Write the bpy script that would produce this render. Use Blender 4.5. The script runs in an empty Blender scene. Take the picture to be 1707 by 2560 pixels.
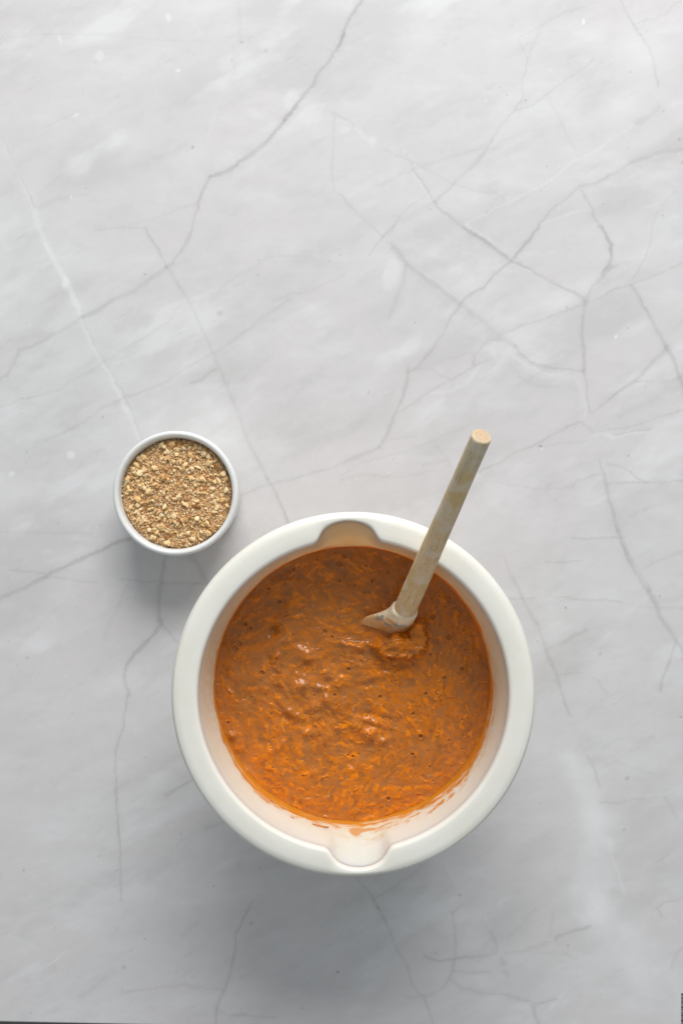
import bpy, bmesh, math
import numpy as np
from mathutils import Vector, Matrix, noise as mnoise
R = math.radians
scene = bpy.context.scene
COL = scene.collection
rng = np.random.default_rng(7)

# ------------------------------------------------------------------ camera
CAMH, FPX = 0.84, 2477.0            # camera height (m), focal length in photo pixels
cam = bpy.data.cameras.new('camera')
cam.sensor_fit = 'VERTICAL'; cam.sensor_height = 36.0; cam.sensor_width = 24.0
cam.lens = 36.0 * FPX / 2560.0
cam.clip_start = 0.01; cam.clip_end = 50
cam.dof.use_dof = True; cam.dof.focus_distance = 0.745; cam.dof.aperture_fstop = 9.0
cam_o = bpy.data.objects.new('camera', cam); COL.objects.link(cam_o)
cam_o.location = (0, 0, CAMH); scene.camera = cam_o
scene.render.resolution_x = 682; scene.render.resolution_y = 1024

# ------------------------------------------------------------------ world and lamp
w = bpy.data.worlds.new('World'); scene.world = w; w.use_nodes = True
w.node_tree.nodes['Background'].inputs[0].default_value = (0.90, 0.965, 1.0, 1)
w.node_tree.nodes['Background'].inputs[1].default_value = 0.365
la = bpy.data.lights.new('window_light', 'AREA'); la.shape = 'RECTANGLE'
la.size = 1.8; la.size_y = 1.25; la.energy = 89; la.color = (1.0, 0.98, 0.965)
lo = bpy.data.objects.new('window_light', la); COL.objects.link(lo)
lo.location = (0.30, 2.28, 1.50)
lo.rotation_euler = (Vector((0, -0.1, 0)) - Vector(lo.location)).to_track_quat('-Z', 'Y').to_euler()
vs = scene.view_settings
vs.view_transform = 'Standard'; vs.look = 'None'; vs.exposure = 0; vs.gamma = 1; vs.use_curve_mapping = False

# ------------------------------------------------------------------ helpers
def px(x, y, z=0.0):
    """photo pixel -> point of the place at height z"""
    s = (CAMH - z) / FPX
    return ((x - 853.5) * s, -(y - 1280.0) * s, z)

def smooth(a, b, x):
    t = np.clip((x - a) / (b - a), 0, 1); return t * t * (3 - 2 * t)

def _hash(ix, iy, seed):
    h = (ix.astype(np.int64) * 374761393 + iy.astype(np.int64) * 668265263 + seed * 1442695041) & 0xffffffff
    h = ((h ^ (h >> 13)) * 1274126177) & 0xffffffff
    h = h ^ (h >> 16)
    return (h & 0xffff) / 65535.0

def vnoise(x, y, seed=0):
    x = np.asarray(x, dtype=float); y = np.asarray(y, dtype=float)
    ix = np.floor(x); iy = np.floor(y); fx = x - ix; fy = y - iy
    fx = fx * fx * fx * (fx * (fx * 6 - 15) + 10); fy = fy * fy * fy * (fy * (fy * 6 - 15) + 10)
    a = _hash(ix, iy, seed); b = _hash(ix + 1, iy, seed); c = _hash(ix, iy + 1, seed); d = _hash(ix + 1, iy + 1, seed)
    return (a + (b - a) * fx) * (1 - fy) + (c + (d - c) * fx) * fy

def fbm(x, y, seed=0, octv=4, gain=0.5):
    s = 0; a = 1; t = 0
    for o in range(octv):
        s = s + a * vnoise(x * 2 ** o + 17.3 * o, y * 2 ** o - 9.1 * o, seed + o); t += a; a *= gain
    return s / t                                           # 0..1

def make_obj(name, verts, faces, mat=None, parent=None, smooth_sh=True, attrs=None, mats=None):
    me = bpy.data.meshes.new(name)
    verts = np.asarray(verts, dtype=np.float32)
    if isinstance(faces, np.ndarray):
        n, k = faces.shape
        me.vertices.add(len(verts)); me.vertices.foreach_set('co', verts.ravel())
        me.loops.add(n * k); me.loops.foreach_set('vertex_index', faces.astype(np.int32).ravel())
        me.polygons.add(n); me.polygons.foreach_set('loop_start', np.arange(0, n * k, k, dtype=np.int32))
        me.polygons.foreach_set('loop_total', np.full(n, k, dtype=np.int32))
        me.update(calc_edges=True)
    else:
        me.from_pydata([tuple(map(float, v)) for v in verts], [], [tuple(map(int, f)) for f in faces])
    me.polygons.foreach_set('use_smooth', np.full(len(me.polygons), smooth_sh))
    for an, av in (attrs or {}).items():
        av = np.asarray(av, dtype=np.float32)
        if av.ndim == 1:
            at = me.attributes.new(an, 'FLOAT', 'POINT'); at.data.foreach_set('value', av)
        else:
            at = me.attributes.new(an, 'FLOAT_VECTOR', 'POINT'); at.data.foreach_set('vector', av.ravel())
    for m in (mats or ([mat] if mat else [])): me.materials.append(m)
    me.validate(); me.update()
    o = bpy.data.objects.new(name, me); COL.objects.link(o)
    if parent: o.parent = parent
    return o

def grid_faces(nr, nc, wrap=False):
    i, j = np.meshgrid(np.arange(nr - 1), np.arange(nc if wrap else nc - 1), indexing='ij')
    j2 = (j + 1) % nc
    return np.stack([i * nc + j, i * nc + j2, (i + 1) * nc + j2, (i + 1) * nc + j], -1).reshape(-1, 4)

def empty(name, loc, label, cat, group=None):
    o = bpy.data.objects.new(name, None); COL.objects.link(o); o.location = loc
    o.empty_display_size = 0.02
    o['label'] = label; o['category'] = cat
    if group: o['group'] = group
    return o

class NT:
    """small wrapper for building node materials"""
    def __init__(s, name):
        s.m = bpy.data.materials.new(name); s.m.use_nodes = True
        s.t = s.m.node_tree; s.b = s.t.nodes['Principled BSDF']
    def n(s, typ, **kw):
        nd = s.t.nodes.new(typ)
        for k, v in kw.items():
            if k.startswith('i_'): nd.inputs[int(k[2:]) if k[2:].isdigit() else k[2:].replace('_', ' ')].default_value = v
            else: setattr(nd, k, v)
        return nd
    def l(s, a, b): s.t.links.new(a, b)
    def noise(s, scale, detail=4, rough=0.5, vec=None):
        nd = s.n('ShaderNodeTexNoise'); nd.inputs['Scale'].default_value = scale
        nd.inputs['Detail'].default_value = detail; nd.inputs['Roughness'].default_value = rough
        if vec is not None: s.l(vec, nd.inputs['Vector'])
        return nd.outputs['Fac']
    def obj(s): return s.n('ShaderNodeTexCoord').outputs['Object']
    def attr(s, name):
        nd = s.n('ShaderNodeAttribute'); nd.attribute_name = name; return nd
    def mix(s, fac, a, b, blend='MIX'):
        nd = s.n('ShaderNodeMix', data_type='RGBA', blend_type=blend)
        for k, v in ((0, fac), (6, a), (7, b)):
            if hasattr(v, 'is_linked') or isinstance(v, bpy.types.NodeSocket): s.l(v, nd.inputs[k])
            else: nd.inputs[k].default_value = v if k == 0 else (*v, 1)
        return nd.outputs[2]
    def ramp(s, fac, a, b, c0=0.0, c1=1.0):
        nd = s.n('ShaderNodeMapRange'); nd.interpolation_type = 'SMOOTHSTEP'
        s.l(fac, nd.inputs[0]); nd.inputs[1].default_value = a; nd.inputs[2].default_value = b
        nd.inputs[3].default_value = c0; nd.inputs[4].default_value = c1
        return nd.outputs[0]
    def math(s, op, a, b=0.5):
        nd = s.n('ShaderNodeMath', operation=op)
        for k, v in ((0, a), (1, b)):
            if isinstance(v, bpy.types.NodeSocket): s.l(v, nd.inputs[k])
            else: nd.inputs[k].default_value = v
        return nd.outputs[0]
    def bump(s, h, dist, strength=1.0):
        nd = s.n('ShaderNodeBump'); nd.inputs['Strength'].default_value = strength
        nd.inputs['Distance'].default_value = dist
        s.l(h, nd.inputs['Height']); s.l(nd.outputs[0], s.b.inputs['Normal'])
    def base(s, c):
        if isinstance(c, bpy.types.NodeSocket): s.l(c, s.b.inputs['Base Color'])
        else: s.b.inputs['Base Color'].default_value = (*c, 1)
    def set(s, **kw):
        for k, v in kw.items():
            key = k.replace('_', ' ')
            if isinstance(v, bpy.types.NodeSocket): s.l(v, s.b.inputs[key])
            else: s.b.inputs[key].default_value = v
        return s

# ------------------------------------------------------------------ materials
def mat_board():
    t = NT('marble_print'); o = t.obj()
    a = t.attr('marble'); sp = t.n('ShaderNodeSeparateXYZ'); t.l(a.outputs['Vector'], sp.inputs[0])
    dark, light, blot = sp.outputs
    n1 = t.noise(3.2, 6, 0.6, o); n2 = t.noise(900, 3, 0.6, o); n3 = t.noise(60, 5, 0.65, o)
    c = t.mix(t.ramp(n1, 0.35, 0.65), (0.666, 0.642, 0.650), (0.672, 0.672, 0.674))
    c = t.mix(blot, c, (0.585, 0.578, 0.578))
    c = t.mix(t.ramp(n3, 0.45, 0.75, 0, 0.4), c, (0.60, 0.59, 0.59))
    n5 = t.noise(110, 6, 0.7, o)
    c = t.mix(t.ramp(n5, 0.52, 0.72, 0, 0.25), c, (0.74, 0.74, 0.745))
    c = t.mix(t.ramp(n2, 0.35, 0.75, 0, 0.12), c, (0.52, 0.51, 0.50))
    mp = t.n('ShaderNodeMapping'); t.l(o, mp.inputs[0]); mp.inputs['Rotation'].default_value = (0, 0, R(-28)); mp.inputs['Scale'].default_value = (0.45, 1.15, 1)
    n4 = t.noise(22, 7, 0.68, mp.outputs[0])
    c = t.mix(t.ramp(n4, 0.48, 0.70, 0, 0.38), c, (0.76, 0.765, 0.775))
    c = t.mix(t.ramp(n4, 0.5, 0.3, 0, 0.35), c, (0.59, 0.575, 0.575))
    c = t.mix(light, c, (0.80, 0.81, 0.815))
    c = t.mix(dark, c, (0.335, 0.318, 0.31))
    t.base(c); t.set(Roughness=0.5)
    t.b.inputs['Specular IOR Level'].default_value = 0.28
    t.bump(n2, 0.0001, 0.12)
    return t.m

def mat_plastic(name, col, rough, smear=False):
    t = NT(name); o = t.obj()
    n = t.noise(35, 5, 0.6, o); n2 = t.noise(300, 3, 0.6, o)
    c = t.mix(t.ramp(n, 0.35, 0.7), col, tuple(x * f for x, f in zip(col, (0.97, 0.965, 0.94))))
    if smear:
        sm = t.attr('smear'); sp = t.n('ShaderNodeSeparateXYZ'); t.l(sm.outputs['Vector'], sp.inputs[0])
        c = t.mix(sp.outputs[1], c, (0.66, 0.38, 0.15))  # batter film, plus the bounce tint painted on the upper wall
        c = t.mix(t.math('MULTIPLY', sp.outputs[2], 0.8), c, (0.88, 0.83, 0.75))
        c = t.mix(sp.outputs[0], c, (0.66, 0.235, 0.014))
    t.base(c)
    t.set(Roughness=t.ramp(n2, 0.3, 0.7, rough - 0.05, rough + 0.07))
    t.b.inputs['Subsurface Weight'].default_value = 0.6 if smear else 0.18
    t.b.inputs['Subsurface Radius'].default_value = (0.015, 0.009, 0.005) if smear else (0.006, 0.005, 0.004)
    t.b.inputs['Subsurface Scale'].default_value = 1.0
    t.bump(n2, 0.00015, 0.15)
    return t.m

def mat_batter():
    t = NT('carrot_batter'); o = t.obj()
    a = t.attr('carrot'); sp = t.n('ShaderNodeSeparateXYZ'); t.l(a.outputs['Vector'], sp.inputs[0])
    n = t.noise(70, 5, 0.6, o); n2 = t.noise(700, 4, 0.65, o); n3 = t.noise(240, 4, 0.6, o)
    c = t.mix(t.ramp(n, 0.3, 0.7), (0.37, 0.133, 0.028), (0.48, 0.182, 0.046))
    c = t.mix(t.ramp(n2, 0.58, 0.74, 0, 0.35), c, (0.19, 0.06, 0.012))
    c = t.mix(t.ramp(n3, 0.64, 0.80, 0, 0.3), c, (0.54, 0.24, 0.08))
    c = t.mix(sp.outputs[1], c, (0.70, 0.195, 0.002))
    c = t.mix(sp.outputs[0], c, (0.86, 0.245, 0.001))
    c = t.mix(sp.outputs[2], c, (0.56, 0.29, 0.12))
    t.base(c); t.set(Roughness=0.17)
    t.b.inputs['Specular IOR Level'].default_value = 0.30
    t.b.inputs['Subsurface Weight'].default_value = 0.25
    t.b.inputs['Subsurface Radius'].default_value = (0.004, 0.0015, 0.0005)
    t.b.inputs['Subsurface Scale'].default_value = 1.0
    t.bump(n3, 0.0005, 0.12)
    return t.m

def mat_shred():
    t = NT('carrot'); o = t.obj()
    r = t.n('ShaderNodeObjectInfo').outputs['Random']
    n = t.noise(420, 3, 0.6, t.n('ShaderNodeNewGeometry').outputs['Position'])
    c = t.mix(r, (0.74, 0.19, 0.001), (0.84, 0.27, 0.004))
    c = t.mix(t.ramp(n, 0.40, 0.58, 0, 0.9), c, (0.50, 0.175, 0.03))
    t.base(c); t.set(Roughness=0.28)
    t.b.inputs['Subsurface Weight'].default_value = 0.3
    t.b.inputs['Subsurface Radius'].default_value = (0.003, 0.001, 0.0003)
    t.b.inputs['Subsurface Scale'].default_value = 1.0
    return t.m

def mat_nut(by_attr=False):
    t = NT('walnut_crumb' if by_attr else 'walnut'); o = t.obj()
    r = t.attr('tone').outputs['Fac'] if by_attr else t.n('ShaderNodeObjectInfo').outputs['Random']
    rp = t.n('ShaderNodeValToRGB'); t.l(r, rp.inputs[0])
    e = rp.color_ramp.elements
    stops = [(0.0, (0.36, 0.14, 0.04)), (0.08, (0.56, 0.29, 0.09)), (0.16, (0.82, 0.50, 0.20)),
             (0.55, (0.93, 0.65, 0.32)), (1.0, (0.96, 0.75, 0.46))]
    if by_attr: stops = [(0.0, (0.24, 0.09, 0.03)), (0.16, (0.50, 0.25, 0.09)), (0.34, (0.84, 0.52, 0.22)),
                         (0.7, (0.92, 0.68, 0.40)), (1.0, (0.96, 0.79, 0.55))]
    e[0].position, e[0].color = stops[0][0], (*stops[0][1], 1); e[1].position, e[1].color = stops[-1][0], (*stops[-1][1], 1)
    for p, c in stops[1:-1]:
        x = e.new(p); x.color = (*c, 1)
    n = t.noise(420, 4, 0.6, o)
    c = t.mix(t.ramp(n, 0.56, 0.74, 0, 0.4), rp.outputs[0], (0.45, 0.24, 0.09))
    t.base(c); t.set(Roughness=0.5)
    t.b.inputs['Subsurface Weight'].default_value = 0.2
    t.b.inputs['Subsurface Radius'].default_value = (0.002, 0.0012, 0.0006)
    t.b.inputs['Subsurface Scale'].default_value = 1.0
    t.bump(n, 0.0006, 0.4)
    return t.m

def mat_wood(end=False):
    t = NT('wood_end_grain' if end else 'worn_wood'); o = t.obj()
    if end:
        n = t.noise(1500, 2, 0.5, o); n2 = t.noise(160, 4, 0.6, o)
        c = t.mix(t.ramp(n, 0.4, 0.65), (0.62, 0.46, 0.30), (0.50, 0.35, 0.21))
        c = t.mix(t.ramp(n2, 0.45, 0.7, 0, 0.35), c, (0.52, 0.36, 0.22))
        t.base(c); t.set(Roughness=0.7); return t.m
    mp = t.n('ShaderNodeMapping'); t.l(o, mp.inputs[0]); mp.inputs['Scale'].default_value = (1, 1, 0.07)
    g = t.noise(800, 5, 0.65, mp.outputs[0]); g2 = t.noise(330, 4, 0.6, mp.outputs[0])
    mp2 = t.n('ShaderNodeMapping'); t.l(o, mp2.inputs[0]); mp2.inputs['Scale'].default_value = (1, 1, 0.45)
    b = t.noise(55, 4, 0.55, mp2.outputs[0]); b2 = t.noise(75, 3, 0.5, o); fl = t.noise(1300, 2, 0.5, mp2.outputs[0])
    z = t.n('ShaderNodeSeparateXYZ'); t.l(o, z.inputs[0]); z = z.outputs[2]
    c = t.mix(t.ramp(g2, 0.35, 0.65), (0.88, 0.67, 0.41), (0.74, 0.535, 0.30))
    c = t.mix(t.ramp(z, 0.07, 0.17, 0, 0.55), c, (0.66, 0.61, 0.455))           # greyer, washed-out top half
    c = t.mix(t.ramp(g, 0.52, 0.70, 0, 0.6), c, (0.25, 0.20, 0.145))
    c = t.mix(t.ramp(fl, 0.60, 0.70, 0, 0.6), c, (0.22, 0.15, 0.095))
    c = t.mix(t.ramp(b, 0.46, 0.58, 0, 0.75), c, (0.70, 0.50, 0.19))           # yellow-brown stains
    c = t.mix(t.ramp(b2, 0.50, 0.60, 0, 0.55), c, (0.80, 0.71, 0.60))           # pale rubbed patches
    t.base(c); t.set(Roughness=0.62)
    t.bump(g, 0.0008, 0.3)
    return t.m

def mat_head():
    t = NT('cream_silicone'); o = t.obj()
    n = t.noise(120, 4, 0.6, o)
    sm = t.attr('smear').outputs['Fac']
    c = t.mix(t.ramp(n, 0.4, 0.7), (0.93, 0.82, 0.60), (0.87, 0.74, 0.51))
    c = t.mix(sm, c, (0.70, 0.33, 0.07))
    t.base(c); t.set(Roughness=0.4)
    t.b.inputs['Subsurface Weight'].default_value = 0.2
    t.b.inputs['Subsurface Radius'].default_value = (0.004, 0.003, 0.002)
    t.b.inputs['Subsurface Scale'].default_value = 1.0
    return t.m

def mat_flat(name, col, rough=0.6):
    t = NT(name); n = t.noise(200, 3, 0.6, t.obj())
    t.base(t.mix(t.ramp(n, 0.3, 0.7), col, tuple(x * 0.85 for x in col))); t.set(Roughness=rough); return t.m

M_board = mat_board()
M_rim = mat_plastic('ivory_plastic', (0.86, 0.85, 0.785), 0.36)
M_basin = mat_plastic('ivory_plastic_inside', (0.87, 0.775, 0.68), 0.33, True)  # warmer than the rim: orange bounce off the batter put into the colour
M_ram = mat_plastic('white_glazed_ceramic', (0.78, 0.80, 0.80), 0.14)
M_batter = mat_batter(); M_shred = mat_shred()
M_nut = mat_nut(); M_crumb = mat_nut(True)
M_wood = mat_wood(); M_end = mat_wood(True); M_head = mat_head()
M_leaf = mat_flat('grey_blue_print', (0.36, 0.41, 0.42), 0.45)
M_ink = mat_flat('black_ink', (0.03, 0.03, 0.03), 0.5)
M_table = mat_flat('dark_table', (0.15, 0.145, 0.13), 0.5)

# ------------------------------------------------------------------ printed marble board
def veins():
    """vein polylines read off the board: (kind, width px, strength, points in photo pixels)"""
    L = []
    A = {'1': (0, 0, .5485), '2': (847, 0, .5485), '3': (0, 560, .5485), '4': (847, 560, .5485), '5': (0, 1300, .3827),
         '6': (1107, 1100, .3827), '7': (0, 1900, .5485), '8': (847, 1900, .5485), 'd': (0, 0, 1.0887)}
    def V(reg, kind, w, s, *p):
        ox, oy, k = A[reg]
        ww = w if isinstance(w, tuple) else (w, w)
        if reg in '246': s *= .86
        L.append((kind, ww, s, [(ox + p[i] * k, oy + p[i + 1] * k) for i in range(0, len(p), 2)]))
    # the long main vein
    V('2', 'd', (7, 5), .55, 115, -60, 100, 10, 60, 60, 25, 130, 0, 215)
    V('1', 'd', (5, 10), .60, 1568, 145, 1535, 230, 1490, 290, 1445, 345, 1425, 385, 1375, 445, 1330, 500, 1295, 550)
    V('1', 'd', (8, 8), .50, 1295, 550, 1275, 585, 1200, 660, 1130, 715, 1060, 765, 1000, 797, 960, 808)
    V('1', 'd', (6, 7), .38, 960, 808, 935, 850, 905, 905, 893, 975, 875, 1050, 840, 1120, 810, 1167, 790, 1201, 760, 1221)
    V('3', 'd', (7, 11), .30, 760, 200, 690, 245, 600, 315, 510, 350, 460, 390, 380, 425)
    V('3', 'd', (10, 7), .26, 380, 425, 300, 475, 215, 520, 150, 560, 95, 575, 60, 640, 30, 690, -60, 765)
    # pale vein down the left
    V('1', 'l', (8, 12), .45, -40, 560, 0, 625, 50, 705, 100, 810, 150, 920, 180, 1030, 235, 1167)
    V('1', 'd', 4, .28, -20, 590, 0, 620, 40, 680, 95, 800, 130, 870, 160, 940)
    V('3', 'l', (7, 13), .65, 210, 90, 230, 130, 275, 210, 310, 280, 350, 370, 375, 430)
    V('3', 'l', (7, 9), .5, 375, 430, 410, 530, 455, 610, 500, 690, 545, 770, 580, 850)
    V('3', 'l', (10, 5), .45, 580, 850, 615, 930, 640, 985)
    V('3', 'd', 3, .2, 385, 440, 425, 540, 470, 620, 520, 700, 570, 780, 600, 850, 630, 930, 655, 1010)
    V('1', 'd', (14, 6), .14, 180, 945, 260, 910, 340, 890, 400, 885)
    V('1', 'd', 3, .15, 440, 1045, 540, 1035, 690, 1000, 890, 925)
    V('1', 'd', 4, .18, 540, 1037, 620, 1035, 660, 1040, 700, 1100, 740, 1167)
    V('3', 'd', 5, .24, 660, 20, 710, 100, 760, 190, 800, 250, 840, 320, 880, 390, 930, 490, 970, 590, 1000, 660, 1040, 750, 1075, 840, 1110, 930, 1150, 1030, 1190, 1100, 1220, 1167)
    V('d', 'd', 5, .42, 612, 1095, 625, 1120, 640, 1150, 668, 1212)
    V('3', 'd', 3, .18, -40, 850, 0, 838, 100, 800, 270, 755, 320, 715, 420, 665, 520, 600, 620, 540, 720, 480, 790, 430)
    V('3', 'd', 4, .22, 160, 1000, 260, 965, 370, 910, 470, 840, 560, 795, 660, 760, 760, 715, 860, 650, 960, 595, 1060, 530, 1150, 465, 1230, 400, 1330, 340)
    V('3', 'd', 4, .14, 870, 360, 950, 340, 1050, 260, 1160, 190, 1230, 150, 1400, 150)
    V('3', 'd', (10, 3), .42, 872, 722, 910, 714, 960, 680, 990, 660)
    V('3', 'd', 22, .13, -30, 280, 0, 265, 90, 220, 210, 180)
    V('3', 'd', 5, .16, 1250, 350, 1350, 315, 1430, 300, 1500, 260, 1568, 235)
    V('d', 'd', (4, 7), .30, 548, 1140, 600, 1118, 680, 1098, 760, 1073, 840, 1040, 870, 1025)
    V('d', 'd', (7, 6), .38, 870, 1025, 885, 1000, 905, 955, 925, 910, 938, 860, 935, 845)
    V('d', 'd', 3, .2, 780, 1105, 830, 1090, 920, 1095, 1000, 1080)
    # right-hand network
    V('4', 'd', 5, .42, 305, 680, 345, 665, 420, 580, 470, 510, 520, 410, 555, 360, 600, 318, 660, 290, 690, 245, 750, 190, 785, 165, 830, 110, 880, 45, 910, 10)
    V('2', 'd', 5, .34, 805, 1167, 840, 1120, 905, 1035, 960, 960, 1030, 905, 1100, 850, 1180, 830, 1260, 790, 1330, 740)
    V('2', 'd', (5, 11), .30, 1330, 740, 1400, 715, 1480, 690, 1620, 675)
    V('4', 'd', (9, 13), .30, 245, 115, 310, 180, 380, 235, 470, 300, 560, 365, 640, 430, 720, 500, 800, 555)
    V('4', 'd', 24, .13, 380, 250, 470, 330, 570, 400, 680, 490, 740, 540)
    V('4', 'l', 4, .35, 330, 185, 470, 285, 560, 350, 640, 410, 730, 490, 800, 540, 860, 600, 905, 632)
    V('4', 'd', 6, .40, 800, 555, 850, 610, 900, 645, 980, 658, 1050, 662, 1110, 672)
    V('4', 'l', 8, .36, 730, 555, 800, 610, 850, 660, 920, 695, 1000, 700, 1070, 695, 1100, 740, 1115, 800, 1125, 870)
    V('4', 'l', 5, .6, 780, 585, 840, 640, 900, 665, 960, 690, 1040, 680)
    V('4', 'd', 8, .16, 780, 640, 830, 700, 900, 735, 990, 745, 1050, 725, 1080, 760, 1080, 830)
    V('4', 'd', 5, .34, 1120, 690, 1128, 760, 1140, 860)
    V('4', 'd', 6, .40, 1190, 10, 1240, 95, 1242, 160, 1200, 230)
    V('4', 'd', 10, .34, 1235, 190, 1200, 235, 1150, 290, 1125, 350)
    V('4', 'd', 6, .42, 1125, 350, 1110, 430, 1108, 500, 1120, 580, 1112, 680)
    V('4', 'd', 4, .3, 1220, 205, 1275, 190)
    V('2', 'd', 5, .34, 1105, 870, 1140, 930, 1170, 1000, 1215, 1070, 1240, 1120, 1242, 1167)
    V('4', 'd', 6, .42, 570, 15, 640, 60, 720, 115, 780, 165, 860, 205, 940, 250, 1030, 295, 1115, 338)
    V('4', 'l', 4, .4, 578, 5, 648, 50, 728, 105)
    V('4', 'l', 3, .4, 790, 180, 870, 222, 950, 267, 1030, 310)
    V('2', 'd', (3, 7), .36, 305, 700, 345, 780, 395, 860, 430, 920, 470, 965, 550, 1020, 620, 1075, 700, 1130, 760, 1167)
    V('2', 'l', 4, .45, 300, 690, 335, 780, 380, 860, 425, 910)
    V('4', 'd', 3, .30, 745, 495, 830, 465, 910, 440, 1010, 405, 1110, 370, 1130, 362, 1200, 330, 1270, 295, 1325, 275, 1400, 250, 1490, 210, 1620, 150)
    V('4', 'd', (6, 9), .45, 1330, 280, 1370, 340, 1410, 410, 1450, 490, 1490, 560)
    V('4', 'd', (9, 7), .42, 1490, 560, 1525, 630, 1545, 690, 1568, 750, 1600, 820)
    V('4', 'd', (8, 6), .38, 1490, 575, 1420, 640, 1350, 710, 1260, 775, 1190, 830, 1150, 860)
    V('4', 'd', 3, .3, 1350, 715, 1400, 715, 1430, 722)
    V('4', 'd', 8, .2, 1470, 720, 1530, 710, 1568, 690)
    V('4', 'd', 5, .32, 640, 1130, 750, 1080, 800, 1040, 880, 1010, 960, 970, 1030, 930, 1090, 905)
    V('4', 'd', 4, .28, 1090, 905, 1110, 910, 1160, 950, 1230, 940)
    V('4', 'd', 3, .34, 1230, 940, 1300, 930, 1400, 900, 1480, 870, 1620, 830)
    V('4', 'l', 7, .6, 1170, 955, 1250, 972, 1330, 952, 1420, 943, 1450, 972, 1510, 985, 1600, 992)
    V('4', 'd', 3, .42, 1260, 962, 1330, 946, 1420, 936)
    V('4', 'd', 2.5, .2, 920, 1020, 1020, 1000, 1160, 985)
    V('4', 'd', 4, .28, 265, 865, 330, 820, 420, 760, 520, 710, 600, 660, 640, 630, 700, 615)
    V('4', 'l', 7, .5, 420, 775, 520, 760, 600, 710, 640, 650)
    V('4', 'd', 5, .32, 615, 640, 615, 600, 650, 560, 680, 530, 730, 525)
    V('4', 'd', 3, .25, 330, 665, 420, 655, 450, 690, 500, 705)
    V('4', 'd', 6, .14, 680, 545, 720, 570, 735, 620, 700, 640)
    V('4', 'l', 16, .22, 330, 260, 300, 380, 255, 450)
    V('4', 'd', 6, .24, 310, 190, 290, 270, 255, 350, 230, 430)
    V('4', 'd', 3, .16, 330, 665, 480, 620, 620, 585)
    V('4', 'd', 3, .16, 0, 1150, 100, 1090, 300, 1040, 420, 990, 520, 950, 620, 900, 700, 860)
    V('4', 'd', 4, .22, 440, 1000, 480, 1060, 515, 1115)
    V('4', 'd', 3, .2, 380, 1100, 500, 1075)
    V('4', 'd', 3, .14, 190, 985, 340, 970)
    V('4', 'd', 3, .3, 250, 5, 200, 60, 165, 100, 140, 140)
    V('2', 'd', 3, .24, 395, 885, 310, 950, 265, 1010, 240, 1050, 200, 1080)
    V('2', 'd', 4, .26, 0, 885, 50, 940, 100, 985, 150, 1030, 200, 1075)
    V('2', 'd', 7, .3, 240, 1110, 290, 1167)
    V('2', 'd', 2.5, .24, 205, 680, 310, 725, 400, 770, 480, 820, 530, 840, 620, 870, 720, 880, 760, 910)
    V('2', 'd', 2.5, .22, 170, 850, 250, 810, 340, 770, 440, 735, 560, 700, 650, 672, 690, 640)
    V('2', 'd', 6, .30, 435, 920, 500, 860, 540, 820, 600, 765, 660, 700, 695, 635)
    V('2', 'd', 12, .12, 300, 1000, 380, 950, 440, 920)
    V('2', 'd', 2.5, .22, 695, 635, 780, 520, 840, 450, 830, 370, 855, 300, 870, 240, 900, 170, 935, 110)
    V('2', 'd', 5, .22, 965, 90, 1040, 50, 1110, 35)
    V('2', 'd', 3, .2, 820, 170, 900, 130, 960, 95)
    V('2', 'l', 4, .4, 580, 1025, 660, 980, 760, 930, 860, 880, 960, 825, 1060, 740, 1200, 670, 1240, 630, 1340, 570)
    V('2', 'd', 3, .16, 660, 990, 760, 938, 860, 888, 960, 833)
    V('2', 'd', 12, .22, 1360, 560, 1420, 520, 1460, 485)
    V('2', 'd', 2.5, .26, 805, 500, 890, 475, 960, 420, 1050, 355, 1130, 300, 1160, 270)
    V('2', 'd', 2.5, .18, 950, 440, 1000, 530, 1030, 600, 1065, 660, 1080, 690)
    V('2', 'd', 4, .32, 1270, -30, 1320, 80, 1360, 140, 1400, 200, 1430, 265, 1445, 340, 1455, 390)
    V('2', 'd', 3, .2, 1340, 110, 1440, 85, 1490, 60, 1520, 20, 1600, -20)
    V('2', 'd', 4, .28, -30, 520, 0, 530, 40, 545, 70, 580)
    V('2', 'd', 2, .24, 1540, 870, 1460, 945, 1430, 1020, 1415, 1110, 1405, 1141, 1370, 1221, 1340, 1270)
    V('2', 'l', 3, .35, 905, 1030, 980, 1000, 1060, 970, 1140, 955)
    V('2', 'd', 2, .18, 810, 175, 855, 260)
    V('2', 'l', 10, .4, 60, 570, 110, 620, 150, 655)
    V('1', 'd', 3, .2, 1525, 540, 1515, 700, 1520, 820, 1530, 880, 1568, 905)
    V('1', 'l', 4, .25, 950, 640, 980, 500, 1010, 430)
    V('1', 'd', 3, .1, 0, 180, 150, 155, 400, 155, 700, 180, 960, 190)
    V('1', 'd', 5, .12, 1090, 20, 1095, 120, 1105, 190)
    V('1', 'd', 6, .1, 1065, 210, 1070, 330)
    V('1', 'd', 10, .08, 700, 720, 800, 690, 860, 650)
    V('1', 'l', 6, .28, 830, 40, 880, 100, 915, 160)
    V('1', 'd', 3, .16, 180, 590, 270, 550, 340, 520)
    # left of the bowl
    V('5', 'd', (10, 8), .46, -80, 555, 0, 515, 130, 455, 250, 395, 350, 345, 480, 280, 570, 235, 650, 200, 750, 155, 850, 125)
    V('5', 'd', (8, 9), .42, 1085, 245, 1065, 340, 1045, 450, 1040, 560, 1048, 650)
    V('5', 'd', (9, 5), .46, 1048, 650, 1045, 700, 1015, 745, 950, 800, 880, 880, 830, 950, 812, 1000, 820, 1060, 840, 1110, 850, 1145)
    V('5', 'd', 4, .42, 833, 1140, 818, 1240, 810, 1330, 770, 1440, 760, 1540, 755, 1660, 763, 1829)
    V('7', 'd', (4, 3), .40, 530, 180, 538, 250, 545, 380, 550, 520, 552, 640)
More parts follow.
